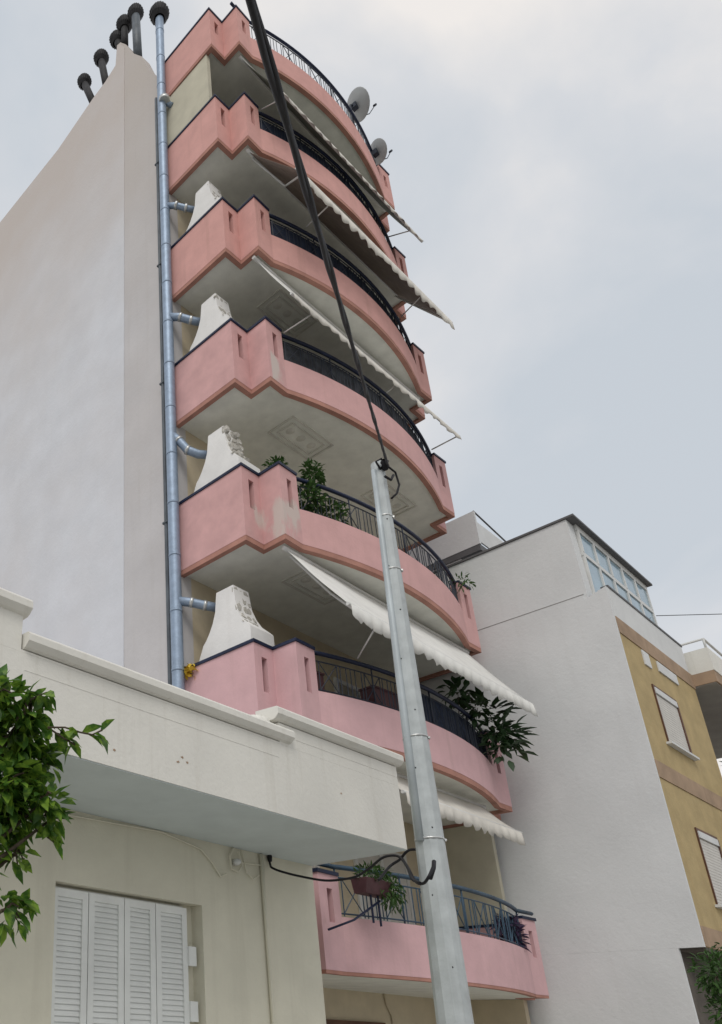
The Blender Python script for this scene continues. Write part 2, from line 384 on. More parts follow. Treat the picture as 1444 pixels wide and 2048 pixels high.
# balcony doors
for k in range(6):
    z = 3*k+.13
    for x0, x1 in ((1.3, 2.9), (3.9, 5.5)):
        fr = MB(); t = .07
        fr.box(x0, x1, -.04, 0, z+2.13, z+2.2); fr.box(x0, x0+t, -.04, 0, z, z+2.13); fr.box(x1-t, x1, -.04, 0, z, z+2.13); c = (x0+x1)/2; fr.box(c-.04, c+.04, -.04, 0, z, z+2.13)
        dr = fr.build('balcony_door', 'wood' if k > 2 else 'alu', bld)
        g = MB(); g.box(x0+t, c-.04, -.015, -.001, z, z+2.13); g.box(c+.04, x1-t, -.015, -.001, z, z+2.13); g.build('pane', 'dglass' if k > 2 else ('curtain' if k else 'roller'), dr)
# ground floor wall below the lowest balcony
MB().box(6.38, 6.5, -1.2, -.001, GZ, -.035).build('ground_floor_wall', 'facade', bld)
gd = MB(); gd.box(2.3, 4.2, -.05, -.001, GZ+.05, -.46); gd = gd.build('entrance_door', 'wood', bld)
MB().tube([(4.3, -.02, -.035), (4.34, -.02, -.2), (4.45, -.02, -.35), (4.5, -.02, GZ)], .014, 6).build('wall_pipe', 'facade', bld)

# ------------------------------------------------------------------ awnings
def awning(name, k, xl, xr, roll, bar_, fab, val, vlen, label, rods, sagf=.012, arm=True):
    yr, zr = roll; yb, zb = bar_
    g = thing(name, ((xl+xr)/2, yr, zr), label, 'awning', 'canvas awnings over the balconies')
    m = MB(); N = 10; nx = 24; vs = []; fs = []
    for i in range(nx+1):
        x = xl+(xr-xl)*i/nx
        for j in range(N+1):
            t = j/N; s_ = sagf*math.sin(math.pi*t)*(1+.25*math.sin(i*1.3))+.010*math.sin(i*1.05+j*.35)*t*(1-t)*4+.006*math.sin(i*2.3)*t
            vs.append((x+.01*math.sin(j*.9+i), yr+(yb-yr)*t+s_*.3, zr+(zb-zr)*t-s_))
    w = N+1
    for i in range(nx):
        for j in range(N): fs.append((i*w+j, (i+1)*w+j, (i+1)*w+j+1, i*w+j+1))
    m.add(vs, fs, True); o = m.build('fabric', fab, g); md = o.modifiers.new('s', 'SOLIDIFY'); md.thickness = .004
    MB().tube([(xl-.06, yr, zr), (xr+.06, yr, zr)], .035, 10).build('roller', 'alu', g)
    MB().tube([(xl-.04, yb, zb), (xr+.04, yb, zb)], .026, 8).build('front_bar', 'alu', g)
    # scalloped valance
    m = MB(); vs = []; fs = []; n = int((xr-xl)/.03)
    for i in range(n+1):
        x = xl+(xr-xl)*i/n; sw = .012*math.sin(i*.7)+.008*math.sin(i*.23)
        ph = (x-xl)/.24 % 1; dp = vlen*(.68+.32*abs(math.sin(math.pi*ph))**.45)*(1+.06*math.sin(i*.11))
        vs += [(x, yb-.027, zb), (x, yb-.03-sw, zb-dp*.5), (x, yb-.03-sw*1.6, zb-dp)]
    for i in range(n):
        fs += [(3*i, 3*i+3, 3*i+4, 3*i+1), (3*i+1, 3*i+4, 3*i+5, 3*i+2)]
    m.add(vs, fs, True); o = m.build('valance', val, g); md = o.modifiers.new('s', 'SOLIDIFY'); md.thickness = .003
    if arm:
        for x, sgn in ((xl+.12, 1), (xr-.12, -1)):
            e_ = Vector((x+sgn*.45, (yr+yb)/2+.15, (zr+zb)/2-.02))
            MB().tube([(x, yr+.02, zr-.06), e_, (x, yb+.02, zb-.02)], .021, 6).build('arm', 'alu', g)
    for p, q in rods: MB().tube([p, q], .0135, 6).build('stay_rod', 'alu', g)
    return g
awning('awning', 1, .57, 5.75, (-1.6, 5.86), (-2.5, 4.55), 'canvas', 'canvas', .24, 'long clean white awning with scalloped edge over the balcony with the big leafy plant',
       [((1.18, -2.5, 4.45), (1.48, -1.98, 4.24))], arm=True)
awning('awning', 0, 2.0, 5.3, (-1.6, 2.88), (-2.1, 2.36), 'valance', 'valance', .22, 'lowest white awning, partly hidden by the pole, under the lowest but one balcony', [])
awning('awning', 3, .5, 5.74, (-1.58, 11.87), (-2.23, 10.42), 'canvas', 'valance', .15, 'steep cream awning with brown stained bar, third awning from the top',
       [((1.01, -2.23, 10.35), (.86, -1.75, 10.22)), ((3.55, -2.23, 10.40), (3.43, -2.02, 10.24)), ((5.71, -2.23, 10.4), (5.45, -1.8, 10.2))], arm=False)
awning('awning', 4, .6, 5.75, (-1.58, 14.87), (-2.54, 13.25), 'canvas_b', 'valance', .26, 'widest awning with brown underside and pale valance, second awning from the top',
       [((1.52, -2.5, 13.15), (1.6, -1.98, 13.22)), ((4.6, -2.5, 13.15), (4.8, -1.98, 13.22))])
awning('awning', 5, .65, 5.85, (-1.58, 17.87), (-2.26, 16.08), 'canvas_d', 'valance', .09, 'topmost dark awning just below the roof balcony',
       [((.95, -2.24, 16.05), (.9, -1.75, 16.25)), ((5.4, -2.24, 16.05), (5.3, -1.8, 16.22))], arm=False)

# ------------------------------------------------------------------ barbecue hoods
bnames = ['barbecue behind the clean pink corner of the balcony with the yellow cloth', 'barbecue with rough broken stone front beside the balcony plants',
          'barbecue above the patched balcony and its plants, wide low hood', 'highest barbecue, small white hood beside the thin upper flue branch']
for k in range(1, 5):
    z = 3*k
    g = thing('barbecue', (.45, -.75, z+.12), 'white plastered '+bnames[k-1], 'barbecue', 'white barbecue chimneys on the balconies')
    rows = [(-.17, -1.165, .70, z+.13), (-.17, -1.165, .70, z+1.42), (-.27, -1.165, .69, z+1.64), (-.33, -1.12, .66, z+1.70), (-.40, -1.03, .62, z+1.80), (-.47, -.97, .58, z+1.93), (-.53, -.93, .54, z+2.10), (-.57, -.90, .52, z+2.42)]
    m = MB(); vs = []
    for yb_, yf_, x1_, zz in rows: vs += [(.175, yb_, zz), (.175, yf_, zz), (x1_, yf_, zz), (x1_, yb_, zz)]
    fs = [(0, 1, 2, 3), (28, 31, 30, 29)]
    for i in range(7): fs += [(4*i+q, 4*i+(q+1) % 4, 4*i+4+(q+1) % 4, 4*i+4+q) for q in range(4)]
    m.add(vs, fs).build('hood', 'hood', g)
    m = MB()
    pf = [(-1.10, z+1.72), (-1.02, z+1.82), (-.96, z+1.95), (-.925, z+2.12), (-.90, z+2.26), (-.90, z+2.41)]
    for i in range(5):
        for j in range(3):
            (ya, za), (yb, zb) = pf[i], pf[i+1]; big = k == 2
            c = Vector((.235+j*.115+random.uniform(-.03, .03)+(.04 if i % 2 else 0), (ya+yb)/2, (za+zb)/2)); hw = random.uniform(.05, .075); hh = (zb-za)*random.uniform(.45, .6)
            tn = Vector((0, yb-ya, zb-za)).normalized(); ou = Vector((0, -tn.z, tn.y)); o = random.uniform(.02, .075) if big else random.uniform(.004, .012)
            jit = lambda: Vector((random.uniform(-.015, .015), 0, random.uniform(-.015, .015)))
            ring = [c+Vector((math.cos(a)*hw, 0, 0))+tn*(math.sin(a)*hh)+jit() for a in [q*math.pi/3+.3 for q in range(6)]]
            m.add([q-ou*.02 for q in ring]+[c+(q-c)*.75+ou*o+jit()*.5 for q in ring], [(0, 1, 7, 6), (1, 2, 8, 7), (2, 3, 9, 8), (3, 4, 10, 9), (4, 5, 11, 10), (5, 0, 6, 11), (6, 7, 8, 9, 10, 11), (5, 4, 3, 2, 1, 0)])
    m.build('stone_facing', 'stone', g)
    MB().box(.168, .86, -1.172, -.40, z+1.27, z+1.33).build('shelf', 'stone', g)

# ------------------------------------------------------------------ galvanised flue riser
g = thing('flue_pipe', (-.13, -.02, GZ), 'tall galvanised flue pipe with side branches up the corner of the pink building', 'flue pipe')
m = MB(); m.tube([(-.13, -.02, GZ+.1+i*.5) for i in range(int((20.75-GZ)/.5)+1)], .093, 20); m.build('riser', 'galv', g)
m = MB(); z = 1.2
while z < 20.5: m.cut(); m.tube([(-.13, -.02, z), (-.13, -.02, z+.04)], .098, 20); z += 1.0
m.each('joint_ring', 'galv', g)
for k in range(1, 5):
    z = 3*k
    p0, p1, p2, p3 = [(-.13, -.04, z+2.36), (-.02, -.22, z+2.28), (.12, -.34, z+2.2), (.34, -.50, z+2.14)], 0, 0, 0
    if k == 1: p0 = [(-.13, -.04, z+2.40), (.02, -.2, z+2.36), (.16, -.34, z+2.30), (.34, -.48, z+2.26)]
    if k == 2: p0 = [(-.13, -.04, z+2.62), (-.05, -.12, z+2.5), (.02, -.24, z+2.26), (.14, -.36, z+2.16), (.36, -.50, z+2.16)]
    m = MB(); m.tube(p0, .072 if k < 4 else .06, 14); br = m.build('branch', 'galv', g)
    m = MB()
    for i in (1, 2):
        a, b = Vector(p0[i]), Vector(p0[i+1]); d_ = (b-a).normalized(); m.cut(); m.tube([a-d_*.02, a+d_*.03], .082, 14)
    m.each('clamp', 'strap', br)
MB().tube([(-.13, -.04, 17.7), (.05, -.16, 17.55)], .06, 14).build('branch', 'galv', g)
MB().tube([(-.13, -.1, 17.58), (-.13, -.1, 17.68)], .12, 14).build('wall_clamp', 'strap', g)
def turbine(c, r, parent, n=22, axis=(0, 0, 1)):
    m = MB(); m.lathe([(r*.55, -r*.95), (r*.85, -r*.6), (r, 0), (r*.86, r*.5), (r*.5, r*.85), (.001, r*.97)], c, axis, 18)
    for i in range(n):
        a = 2*math.pi*i/n; ca, sa = math.cos(a), math.sin(a); c2, s2 = math.cos(a+.14), math.sin(a+.14)
        vs = []
        for h, q in ((-.6, .9), (0, 1.06), (.5, .9)):
            vs += [Vector(c)+Vector((ca*r*q*.97, sa*r*q*.97, h*r)), Vector(c)+Vector((c2*r*q*1.0, s2*r*q*1.0, h*r))]
        m.add(vs, [(0, 1, 3, 2), (2, 3, 5, 4)])
    return m.build('turbine_cap', 'soot', parent)
turbine((-.13, -.02, 20.93), .225, g)
# dark thin drain pipe left of it
g = thing('drain_pipe', (-.05, .17, GZ), 'thin dark drain pipe on the wall just left of the galvanised flue', 'pipe')
MB().tube([(-.05, .225, z) for z in (GZ+.1, 3, 9, 14, 18.2)], .034, 8).build('pipe', 'pipe', g)
m = MB(); [m.cut().box(-.09, 0, .17, .28, z, z+.03) for z in (1, 4, 7, 10, 13, 16)]; m.each('bracket', 'pipe', g)
# roof flues
lab = ['roof flue furthest left on the sloping wall top, leaning', 'roof flue second from the left with short leaning stem', 'roof flue on the left of the masonry stack, lower of the paired caps',
       'roof flue on the masonry stack, upper of the paired caps', 'tall thin roof flue just right of the masonry stack']
for i, (yb, zb, yt, zt, r) in enumerate([(2.62, 21.3, 3.08, 22.85, .19), (2.12, 21.3, 2.38, 22.9, .2), (1.60, 22.2, 1.74, 22.78, .2), (1.45, 22.15, 1.46, 23.0, .21), (.97, 20.9, 1.04, 22.85, .2)]):
    g = thing('roof_flue', (.12, yb, zb), 'dark '+lab[i], 'roof flue', 'dark roof flues on the party wall')
    MB().tube([(.12, yb, zb), (.12, (yb+yt)/2, (zb+zt)/2), (.12, yt, zt)], .095 if i != 4 else .11, 12).build('pipe', 'pipe' if i == 4 else 'soot', g)
    turbine((.12, yt, zt+.08), r, g)

# ------------------------------------------------------------------ satellite dishes
def dish(c, r, label, base):
    g = thing('satellite_dish', base, label, 'satellite dish', 'satellite dishes on the roof rail')
    nrm = Vector((.72, -.38, .50)).normalized(); c = Vector(c)
    prof = [(r*t, .28*r*t*t-.28*r) for t in (.02, .2, .4, .6, .8, .95, 1)]
    m = MB(); m.lathe(prof, c, nrm, 24); o = m.build('reflector', 'dish', g, open_=True); md = o.modifiers.new('s', 'SOLIDIFY'); md.thickness = .012
    dn = Vector((0, 0, -1)); dn = (dn-nrm*dn.dot(nrm)).normalized()
    tip = c+dn*r*.35+nrm*r*1.25
    MB().tube([c+dn*r*.98, c+dn*r*.95+nrm*.1, tip], .011, 6).build('feed_arm', 'iron', g)
    MB().tube([tip-nrm*.03, tip+nrm*.06-dn*.03], .028, 8).build('receiver', 'iron', g)
    bk = c-nrm*r*.3
    MB().tube([base, (base[0], base[1], c.z-.1), bk], .025, 8).build('mast', 'iron', g)
    MB().box(bk.x-.07, bk.x+.05, bk.y-.06, bk.y+.06, bk.z-.12, bk.z+.04).build('bracket', 'iron', g)
dish((4.50, -2.02, 19.88), .36, 'larger grey satellite dish, the upper of two on the roof railing', (4.3, -1.93, 18.75))
dish((5.46, -1.86, 19.30), .28, 'smaller grey satellite dish, the lower of two on the roof railing', (5.35, -1.76, 18.75))

# ------------------------------------------------------------------ plants on balconies
def bush(m, c, rad, n, l, w, droop=.1, flat=1.):
    for _ in range(n):
        v = Vector((random.gauss(0, 1), random.gauss(0, 1), random.gauss(0, 1))).normalized()
        r_ = random.random()**.5
        p = Vector(c)+Vector((v.x*rad[0], v.y*rad[1], v.z*rad[2]))*r_
        d_ = (v+Vector((random.gauss(0, .5), random.gauss(0, .5), random.gauss(0, .5)-droop)))
        m.leaf(p, d_, (random.gauss(0, .4), random.gauss(0, .4), 1), l*random.uniform(.7, 1.2), w*random.uniform(.8, 1.1), random.uniform(.05, .4))
def stems(m, base, tips, r=.012):
    for t in tips:
        b = Vector(base); t = Vector(t); md = (b+t)/2+Vector((random.uniform(-.04, .04), random.uniform(-.04, .04), .05))
        m.tube([b, md, t], [r, r*.7, r*.4], 5)
def potplant(name, base, label, cat, leafm, blobs, leafsz, potm='terra', pr=.14, ph=.26, group='balcony plants', n=70, bigs=None):
    g = thing(name, base, label, cat, group); b = Vector(base)
    MB().lathe([(.001, 0), (pr*.75, 0), (pr, ph), (pr*1.1, ph), (pr*1.1, ph-.04), (pr, ph-.04)], base, (0, 0, 1), 14).build('pot', potm, g)
    m = MB(); stems(m, b+Vector((0, 0, ph-.06)), [x[0] for x in blobs]); m.build('stem', 'bark', g)
    m = MB(); [bush(m, c, r_, int(n*k_), *leafsz) for c, r_, k_ in blobs]
    if bigs:
        for p, d_, l in bigs: m.leaf(p, d_, (0, 0, 1), l, l*.42, .12)
    m.build('foliage', leafm, g)
    return g
potplant('potted_plant', (.62, -1.5, 7.02), 'small round green plant showing above the zigzag corner of the patched balcony', 'plant', 'leafmd', [((.66, -1.5, 7.47), (.18, .15, .12), 1)], (.09, .035), 'blue', .16, .22, n=150)
potplant('potted_tree', (1.25, -1.52, 6.13), 'bushy dark green potted tree rising over the navy rail of the patched balcony', 'plant', 'leafmd',
         [((1.3, -1.72, 7.5), (.17, .15, .24), 1), ((1.2, -1.7, 7.0), (.27, .18, .26), 1.6), ((1.72, -1.75, 6.92), (.24, .18, .2), .9)], (.095, .045), n=210)
potplant('potted_plant', (5.3, -1.5, 6.13), 'small sprawling plant poking over the right end of the patched balcony', 'plant', 'leafmd', [((5.62, -1.85, 7.2), (.25, .15, .12), 1)], (.11, .035), n=45)
potplant('flowering_plant', (3.35, -1.72, 6.13), 'potted orange flowering plant behind the railing just right of the pole', 'plant', 'leafdk', [((3.35, -1.75, 6.7), (.15, .12, .2), 1)], (.09, .04), 'pot', .18, .3, n=60)
g = [o for o in COL.objects if o.name.startswith('flowering_plant')][0]
m = MB(); bush(m, (3.33, -1.80, 6.95), (.07, .06, .09), 30, .05, .035); m.build('flower', 'orange', g)
def fan_leaves(c, dirs):
    r_ = []
    for a, b_, c_, l in dirs: r_.append((Vector(c)+Vector((a, b_, c_)).normalized()*.1, (a, b_, c_), l))
    return r_
bl = [((5.0, -1.95, 4.45), (.32, .2, .25), .9), ((5.35, -2.05, 4.1), (.35, .22, .3), 1.3), ((4.5, -1.9, 4.6), (.35, .18, .2), .8), ((5.3, -2.0, 3.75), (.25, .15, .2), .6)]
bg_ = []
for i in range(62):
    c = random.choice(((5.35, -2.05, 4.1), (5.6, -2.05, 4.05), (5.2, -2, 4.4), (5.3, -2.1, 3.75)))
    dd = Vector((random.uniform(-.2, 1), random.uniform(-.9, .2), random.uniform(-.6, .6))).normalized()
    bg_.append((Vector(c)+dd*random.uniform(.1, .3), dd, random.uniform(.2, .32)))
potplant('rubber_plant', (5.1, -1.5, 3.13), 'large dark rubber plant with long leaves spilling over the right end of a navy rail', 'plant', 'leafdk', bl, (.19, .09), n=62, pr=.2, ph=.4, bigs=bg_)
# plum planter boxes
for i, (x, lb) in enumerate(((.96, 'dark plum planter box behind railing, beside the pink corner left of the pole'), (2.35, 'dark plum planter box behind railing, half hidden by the pole'))):
    g = thing('planter_box', (x, -1.72-.13*i, 3.62), lb, 'planter', 'plum planter boxes')
    m = MB(); y = arcpt(x)+.2; m.prism([(x-.20-.12*i, y), (x+.20+.14*i, y-.05), (x+.20+.14*i, y+.17), (x-.20-.12*i, y+.22)], 2, 3.56, 4.0); m.build('box', 'pot', g)
    m = MB(); m.prism([(x-.215-.12*i, y-.015), (x+.215+.14*i, y-.065), (x+.215+.14*i, y+.185), (x-.215-.12*i, y+.235)], 2, 4.0, 4.03); m.build('rim', 'pot', g)
m = MB(); c = Vector((-.03, -.16, 4.22))
for i in range(40):
    v = Vector((random.gauss(0, .03), random.gauss(0, .05), random.gauss(0, .05))); m.leaf(c+v, (random.gauss(0, 1), random.gauss(0, 1), random.gauss(0, 1)), (0, 0, 1), .09, .08, .5)
m.tube([c+Vector((.02, -.07, .0)), c+Vector((.03, -.02, .06)), c+Vector((.01, .06, -.05)), c+Vector((0, .1, -.02))], [.03, .055, .05, .03], 8)
o = m.build('yellow_cloth', 'yel'); o['label'] = 'bundled yellow cloth on the left end of the lower pink balcony wall'; o['category'] = 'cloth'
# lowest balcony: hanging planter left, purple plant right
g = thing('hanging_planter', (1.15, -2.0, .62), 'hanging planter with trailing green plant on the lowest balcony railing', 'planter', 'lowest balcony planters')
MB().prism([(-2.12, .88), (-1.96, .88), (-1.93, 1.06), (-2.15, 1.06)], 0, .78, 1.32).build('box', 'pot', g)
m = MB(); bush(m, (1.1, -2.06, 1.13), (.36, .12, .12), 260, .075, .028); bush(m, (1.32, -2.14, .93), (.24, .08, .22), 240, .085, .026, .8); m.build('foliage', 'leafmd', g)
MB().tube([(.98, -2.05, .9), (.98, -2.05, .55)], .014, 5).build('hook', 'blue', g); MB().tube([(1.1, -2.07, .9), (1.1, -2.07, .52)], .014, 5).build('hook', 'blue', g)
MB().tube([(1.12, -2.08, .82), (.62, -2.02, .55), (.16, -1.98, .40)], .014, 6).build('support_bar', 'blue', g)
potplant('potted_plant', (5.35, -1.62, .13), 'purple leaved plant behind the right end of the lowest railing', 'plant', 'purple', [((5.15, -1.72, .95), (.25, .12, .14), 1), ((5.4, -1.66, .8), (.2, .12, .28), 1.2)], (.13, .055), 'blue', .17, .55, n=150, group='lowest balcony planters')

# ------------------------------------------------------------------ single storey cream house
hs = thing('single_storey_house', (-4, -1.95, GZ), 'cream single storey house with overhanging flat canopy and white louvred shutters', 'house')
HX0 = -14
MB().prism([(HX0, -1.95), (-3.72, -1.95), (-3.72, -1.80), (-1.88, -1.80), (-1.88, -1.95), (-.001, -1.95), (-.001, 9), (HX0, 9)], 2, GZ, .44).build('wall', 'cream', hs)
MB().box(HX0, -.001, -1.95, 9, .4401, 1.0995).build('wall', 'cream', hs)
MB().prism([(-3.14, 1.13), (-3.14, 1.1), (9, 1.1), (9, 1.25), (-3.1, 1.25)], 0, HX0, -.003).build('canopy_soffit', 'csoff', hs)
m = MB()
m.box(HX0, -.002, -3.15, -2.95, 1.11, 1.80); m.box(-2.02, -.002, -3.15, -2.95, 1.801, 2.02); m.box(HX0, -5.02, -3.15, -2.95, 1.801, 2.1); m.box(-5.02, -2.02, -3.15, -2.95, 1.801, 1.82)
m.build('parapet', 'fascia', hs)
def cornice(x0, x1, z, hs, y=-3.15, capr=True, capl=True):
    prof = [(y+.2, z), (y-.001, z), (y-.03, z+.012), (y-.055, z+.035), (y-.07, z+.05), (y-.07, z+.105), (y-.055, z+.125), (y+.2, z+.14)]
    MB().prism(prof, 0, x0, x1).build('cornice', 'fascia', hs)
cornice(-5.0, -1.87, 1.83, hs); cornice(-2.1, .06, 2.03, hs); cornice(HX0, -4.98, 2.10, hs)
m = MB(); m.box(-4.98, -2.05, -3.1525, -3.15, 1.66, 1.668); m.cut(); m.box(-2.0, -.004, -3.1525, -3.15, 1.90, 1.908); m.each('string_line', 'fascia', hs)
m = MB(); [m.lathe([(.10, 0), (.09, .06), (.06, .10), (.001, .12)], (-2.18+random.uniform(-.08, .08), -3.02+random.uniform(-.05, .05), 1.95), (0, 0, 1), 7) for _ in range(5)]; m.build('cement_patch', 'fascia', hs)
MB().box(HX0, -.3, -2.9, 8.9, 1.2505, 1.5).build('roof', 'party', hs)
for x, z_ in ((-3.35, 1.36), (-3.29, 1.33), (-3.4, 1.31), (-1.1, 1.5), (-4.1, 1.25)):
    m = MB(); n_ = 7; ring = [(x+math.cos(q*6.283/n_)*random.uniform(.008, .022), z_+math.sin(q*6.283/n_)*random.uniform(.006, .016)) for q in range(n_)]
    m.prism(ring, 1, -3.1525, -3.1502).build('chipped_paint', 'brown', hs)
# shutters: recess x -3.72..-1.88, top z .44
sx = [(-3.70, -3.20), (-3.19, -2.82), (-2.81, -2.45), (-2.44, -2.05)]
sx = [(-3.70, -3.29), (-3.28, -2.86), (-2.85, -2.46), (-2.45, -2.03)]
for a, b in sx:
    z0, z1 = GZ+.02, .40; m = MB(); fw_ = .065; y0, y1 = -1.88, -1.84
    m.box(a, a+fw_, y0, y1, z0, z1); m.box(b-fw_, b, y0, y1, z0, z1)
    for zz in (z0, -1.05, z1-.07): m.box(a+fw_, b-fw_, y0, y1, zz, zz+.07)
    sh = m.build('shutter', 'shut', hs)
    m = MB(); z = z0+.09; cutd = False
    while z < z1-.10:
        if z > -1 and not cutd: m.cut(); cutd = True
        if not (-1.10 < z < -.97): m.add([(a+fw_, y0+.010, z), (b-fw_, y0+.010, z), (b-fw_, y0+.024, z+.046), (a+fw_, y0+.024, z+.046), (a+fw_, y0+.010, z+.008), (b-fw_, y0+.010, z+.008), (b-fw_, y0+.024, z+.054), (a+fw_, y0+.024, z+.054)],
              [(0,3,2,1),(4,5,6,7),(0,1,5,4),(1,2,6,5),(2,3,7,6),(3,0,4,7)])
        z += .047
    m.each('louvre', 'shut', sh)
MB().box(-3.70, -2.03, -1.83, -1.801, GZ+.02, .42).build('window_back', 'shut', hs)
for z in (-.05, -.55, -1.4):
    MB().box(-2.03, -1.93, -1.90, -1.86, z-.09, z+.09).build('hinge', 'shut', hs)
m = MB(); m.tube([(-.94, -1.975, 1.09), (-.93, -1.975, .3), (-.90, -1.975, GZ+.1)], .022, 8); m.build('conduit', 'cream', hs)
m = MB(); m.tube([(-4.2, -1.965, 1.02), (-2.44, -1.965, 1.085), (-1.88, -1.965, 1.00), (-1.72, -1.97, .88), (-1.6, -1.97, .76), (-1.52, -1.97, .80)], .009, 5)
m.cut(); m.tube([(-1.25, -1.97, 1.09), (-1.2, -1.975, .86), (-1.1, -1.975, .80), (-.98, -1.975, .86)], .008, 5); m.tube([(-1.27, -1.97, .95), (-.94, -1.975, .97)], .008, 5)
m.cut(); m.tube([(-1.38, -1.97, 1.09), (-1.46, -1.98, 1.0), (-1.45, -1.985, .86), (-1.34, -1.985, .84), (-1.27, -1.98, .92), (-1.32, -1.98, 1.06)], .010, 5); m.each('wall_cable', 'cream', hs)
MB().lathe([(.001, -.03), (.035, -.03), (.035, .02), (.02, .05), (.001, .05)], (-1.37, -1.99, .94), (0, -1, 0), 10).build('insulator', 'white', hs)
MB().box(HX0+.3, HX0+1.5, -1.99, -1.951, GZ, 0).build('door', 'wood', hs)

# ------------------------------------------------------------------ utility pole and cables
PB, PT = Vector((-1.375, -4.09, GZ)), Vector((-1.205, -4.09, 4.93))
g = thing('utility_pole', PB, 'grey galvanised tapered utility pole with steel straps in front of the buildings', 'utility pole')
m = MB(); n = 24; m.tube([PB.lerp(PT, i/n) for i in range(n+1)], [.158-(.158-.068)*i/n for i in range(n+1)], 12); sh = m.build('shaft', 'pole', g)
for p in sh.data.polygons: p.use_smooth = False
m = MB(); fcam = (Vector((-7.99, -7.61, 0))-Vector((PB.x, PB.y, 0))).normalized(); side = fcam.cross(Vector((0, 0, 1)))
for i in range(9):
    t = .3+i*.075+random.uniform(-.008, .008); c = PB.lerp(PT, t); r_ = .158-.09*t
    q = c+fcam*(r_*.90)+side*(r_*.28*(1 if i % 2 else -1)); m.cut(); m.tube([q-fcam*.004, q+fcam*.004], .0085, 6)
m.each('bolt', 'rubber', g)
for z in (3.57, 1.78, 4.22, .84):
    t = (z-GZ)/(PT.z-GZ); c = PB.lerp(PT, t); r_ = .158-.09*t
    m = MB(); m.tube([c, c+Vector((0, 0, .018))], r_+.004, 16); q = c+side*-(r_+.008); m.tube([q+fcam*.02, q-fcam*.02], .010, 6); m.build('strap', 'strap', g)
MB().tube([PB.lerp(PT, t)+fcam*((.158-.09*t)*.80)-side*((.158-.09*t)*-.62) for t in (.44, .6, .75, .88, .985)], [.034, .034, .032, .03, .028], 8).build('cable_guard', 'strap2', g)
top = Vector((-1.20, -4.2, 4.86))
MB().lathe([(.03, 0), (.045, .03), (.03, .06), (.045, .09), (.02, .12)], top-Vector((.0, -.03, .04)), (fcam.x, fcam.y, .4), 10).build('insulator', 'rubber', g)
def helix(a, b, ph, n=60, r=.018, turns=9, sag=.0):
    r_ = []
    for i in range(n+1):
        t = i/n; p = a.lerp(b, t)+Vector((0, 0, -sag*4*t*(1-t)))
        an = ph+2*math.pi*turns*t; r_.append(p+Vector((math.cos(an)*r, 0, math.sin(an)*r)))
    return r_
g = thing('overhead_cable', top, 'thick black twisted overhead cable running from the pole top over the viewer', 'cable')
end = Vector((-6.83, -6.84, 1.96)); dv = (end-top); far = top+dv*1.9
far.z = end.z+.25*(far.z-end.z)
MB().tube(helix(top, end, 0, 80, .007, 9)+helix(end+dv*.02, far, 0, 20, .007, 2), .0115, 7).build('strand', 'rubber', g)
MB().tube(helix(top, end+Vector((.020, .0, .022)), math.pi, 80, .007, 9)+helix(end+dv*.02+Vector((.020, 0, .022)), far, math.pi, 20, .007, 2), .0115, 7).build('strand', 'rubber', g)
MB().tube([top, top+Vector((-.08, .02, .05)), top+Vector((-.14, .05, .0)), PT+Vector((-.04, -.05, -.12))], .012, 6).build('tail', 'rubber', g)
MB().tube([top+Vector((.0, 0, -.02)), top+Vector((.1, -.02, -.06)), top+Vector((.14, -.02, -.2)), top+Vector((.1, 0, -.32)), top+Vector((.03, .03, -.4))], .012, 6).build('tail', 'rubber', g)
MB().tube([top+Vector((-.1, 0, -.2)), top+Vector((-.02, -.02, -.22)), top+Vector((.05, -.02, -.12))], .014, 6).build('tail', 'rubber', g)
# service cable from the house to the pole
g = thing('service_cable', (-.78, -1.98, 1.05), 'black service cable looping from the cream house wall to the pole', 'cable')
def sm(pts, n=6):
    P_ = [Vector(p) for p in pts]; P_ = [P_[0]*2-P_[1]]+P_+[P_[-1]*2-P_[-2]]; r_ = []
    for i in range(1, len(P_)-2):
        for j in range(n):
            t = j/n; a, b, c, d_ = P_[i-1:i+3]
            r_.append(.5*((2*b)+(c-a)*t+(2*a-5*b+4*c-d_)*t*t+(3*b-a-3*c+d_)*t**3))
    return r_+[P_[-2]]
main_ = [(-.80,-1.97,1.05),(-0.82,-2.0,.98),(-0.93,-2.1,0.93),(-0.92,-2.2,0.88),(-0.86,-2.4,0.81),(-0.86,-2.7,0.73),(-0.89,-2.95,0.71),(-0.9,-3.1,0.72),(-0.99,-3.3,0.76),(-1.09,-3.5,0.81),(-1.08,-3.6,0.82),(-1.13,-3.7,0.78),(-1.29,-3.85,0.65),(-1.56,-4.05,0.47),(-1.72,-4.2,0.41),(-1.80,-4.3,0.44),(-1.69,-4.30,0.55)]
MB().tube(sm(main_), .0125, 7).build('cable_loop', 'rubber', g)
MB().tube(sm([(-1.0,-3.3,.70),(-1.15,-3.45,.60),(-1.36,-3.6,0.56),(-1.15,-3.6,0.71),(-1.14,-3.7,0.76),(-1.2,-3.8,0.8),(-1.19,-3.85,0.82),(-1.20,-3.95,0.80)][2:]), .0125, 7).build('tail', 'rubber', g)
MB().tube(sm([(-1.15,-3.72,0.78),(-1.38,-3.9,0.62),(-1.6,-4.05,0.48),(-1.76,-4.2,0.41)]), .0125, 7).build('tail', 'rubber', g)
MB().tube([(-1.78,-4.3,.43),(-1.72,-4.31,.52),(-1.66,-4.29,.585)], .017, 8).build('sleeve', 'rubber', g)
MB().lathe([(.001,-.0),(.022,.0),(.028,.05),(.02,.09),(.001,.095)], (-.80,-1.98,1.03), (0,0,1), 10).build('wall_hook', 'rubber', g)

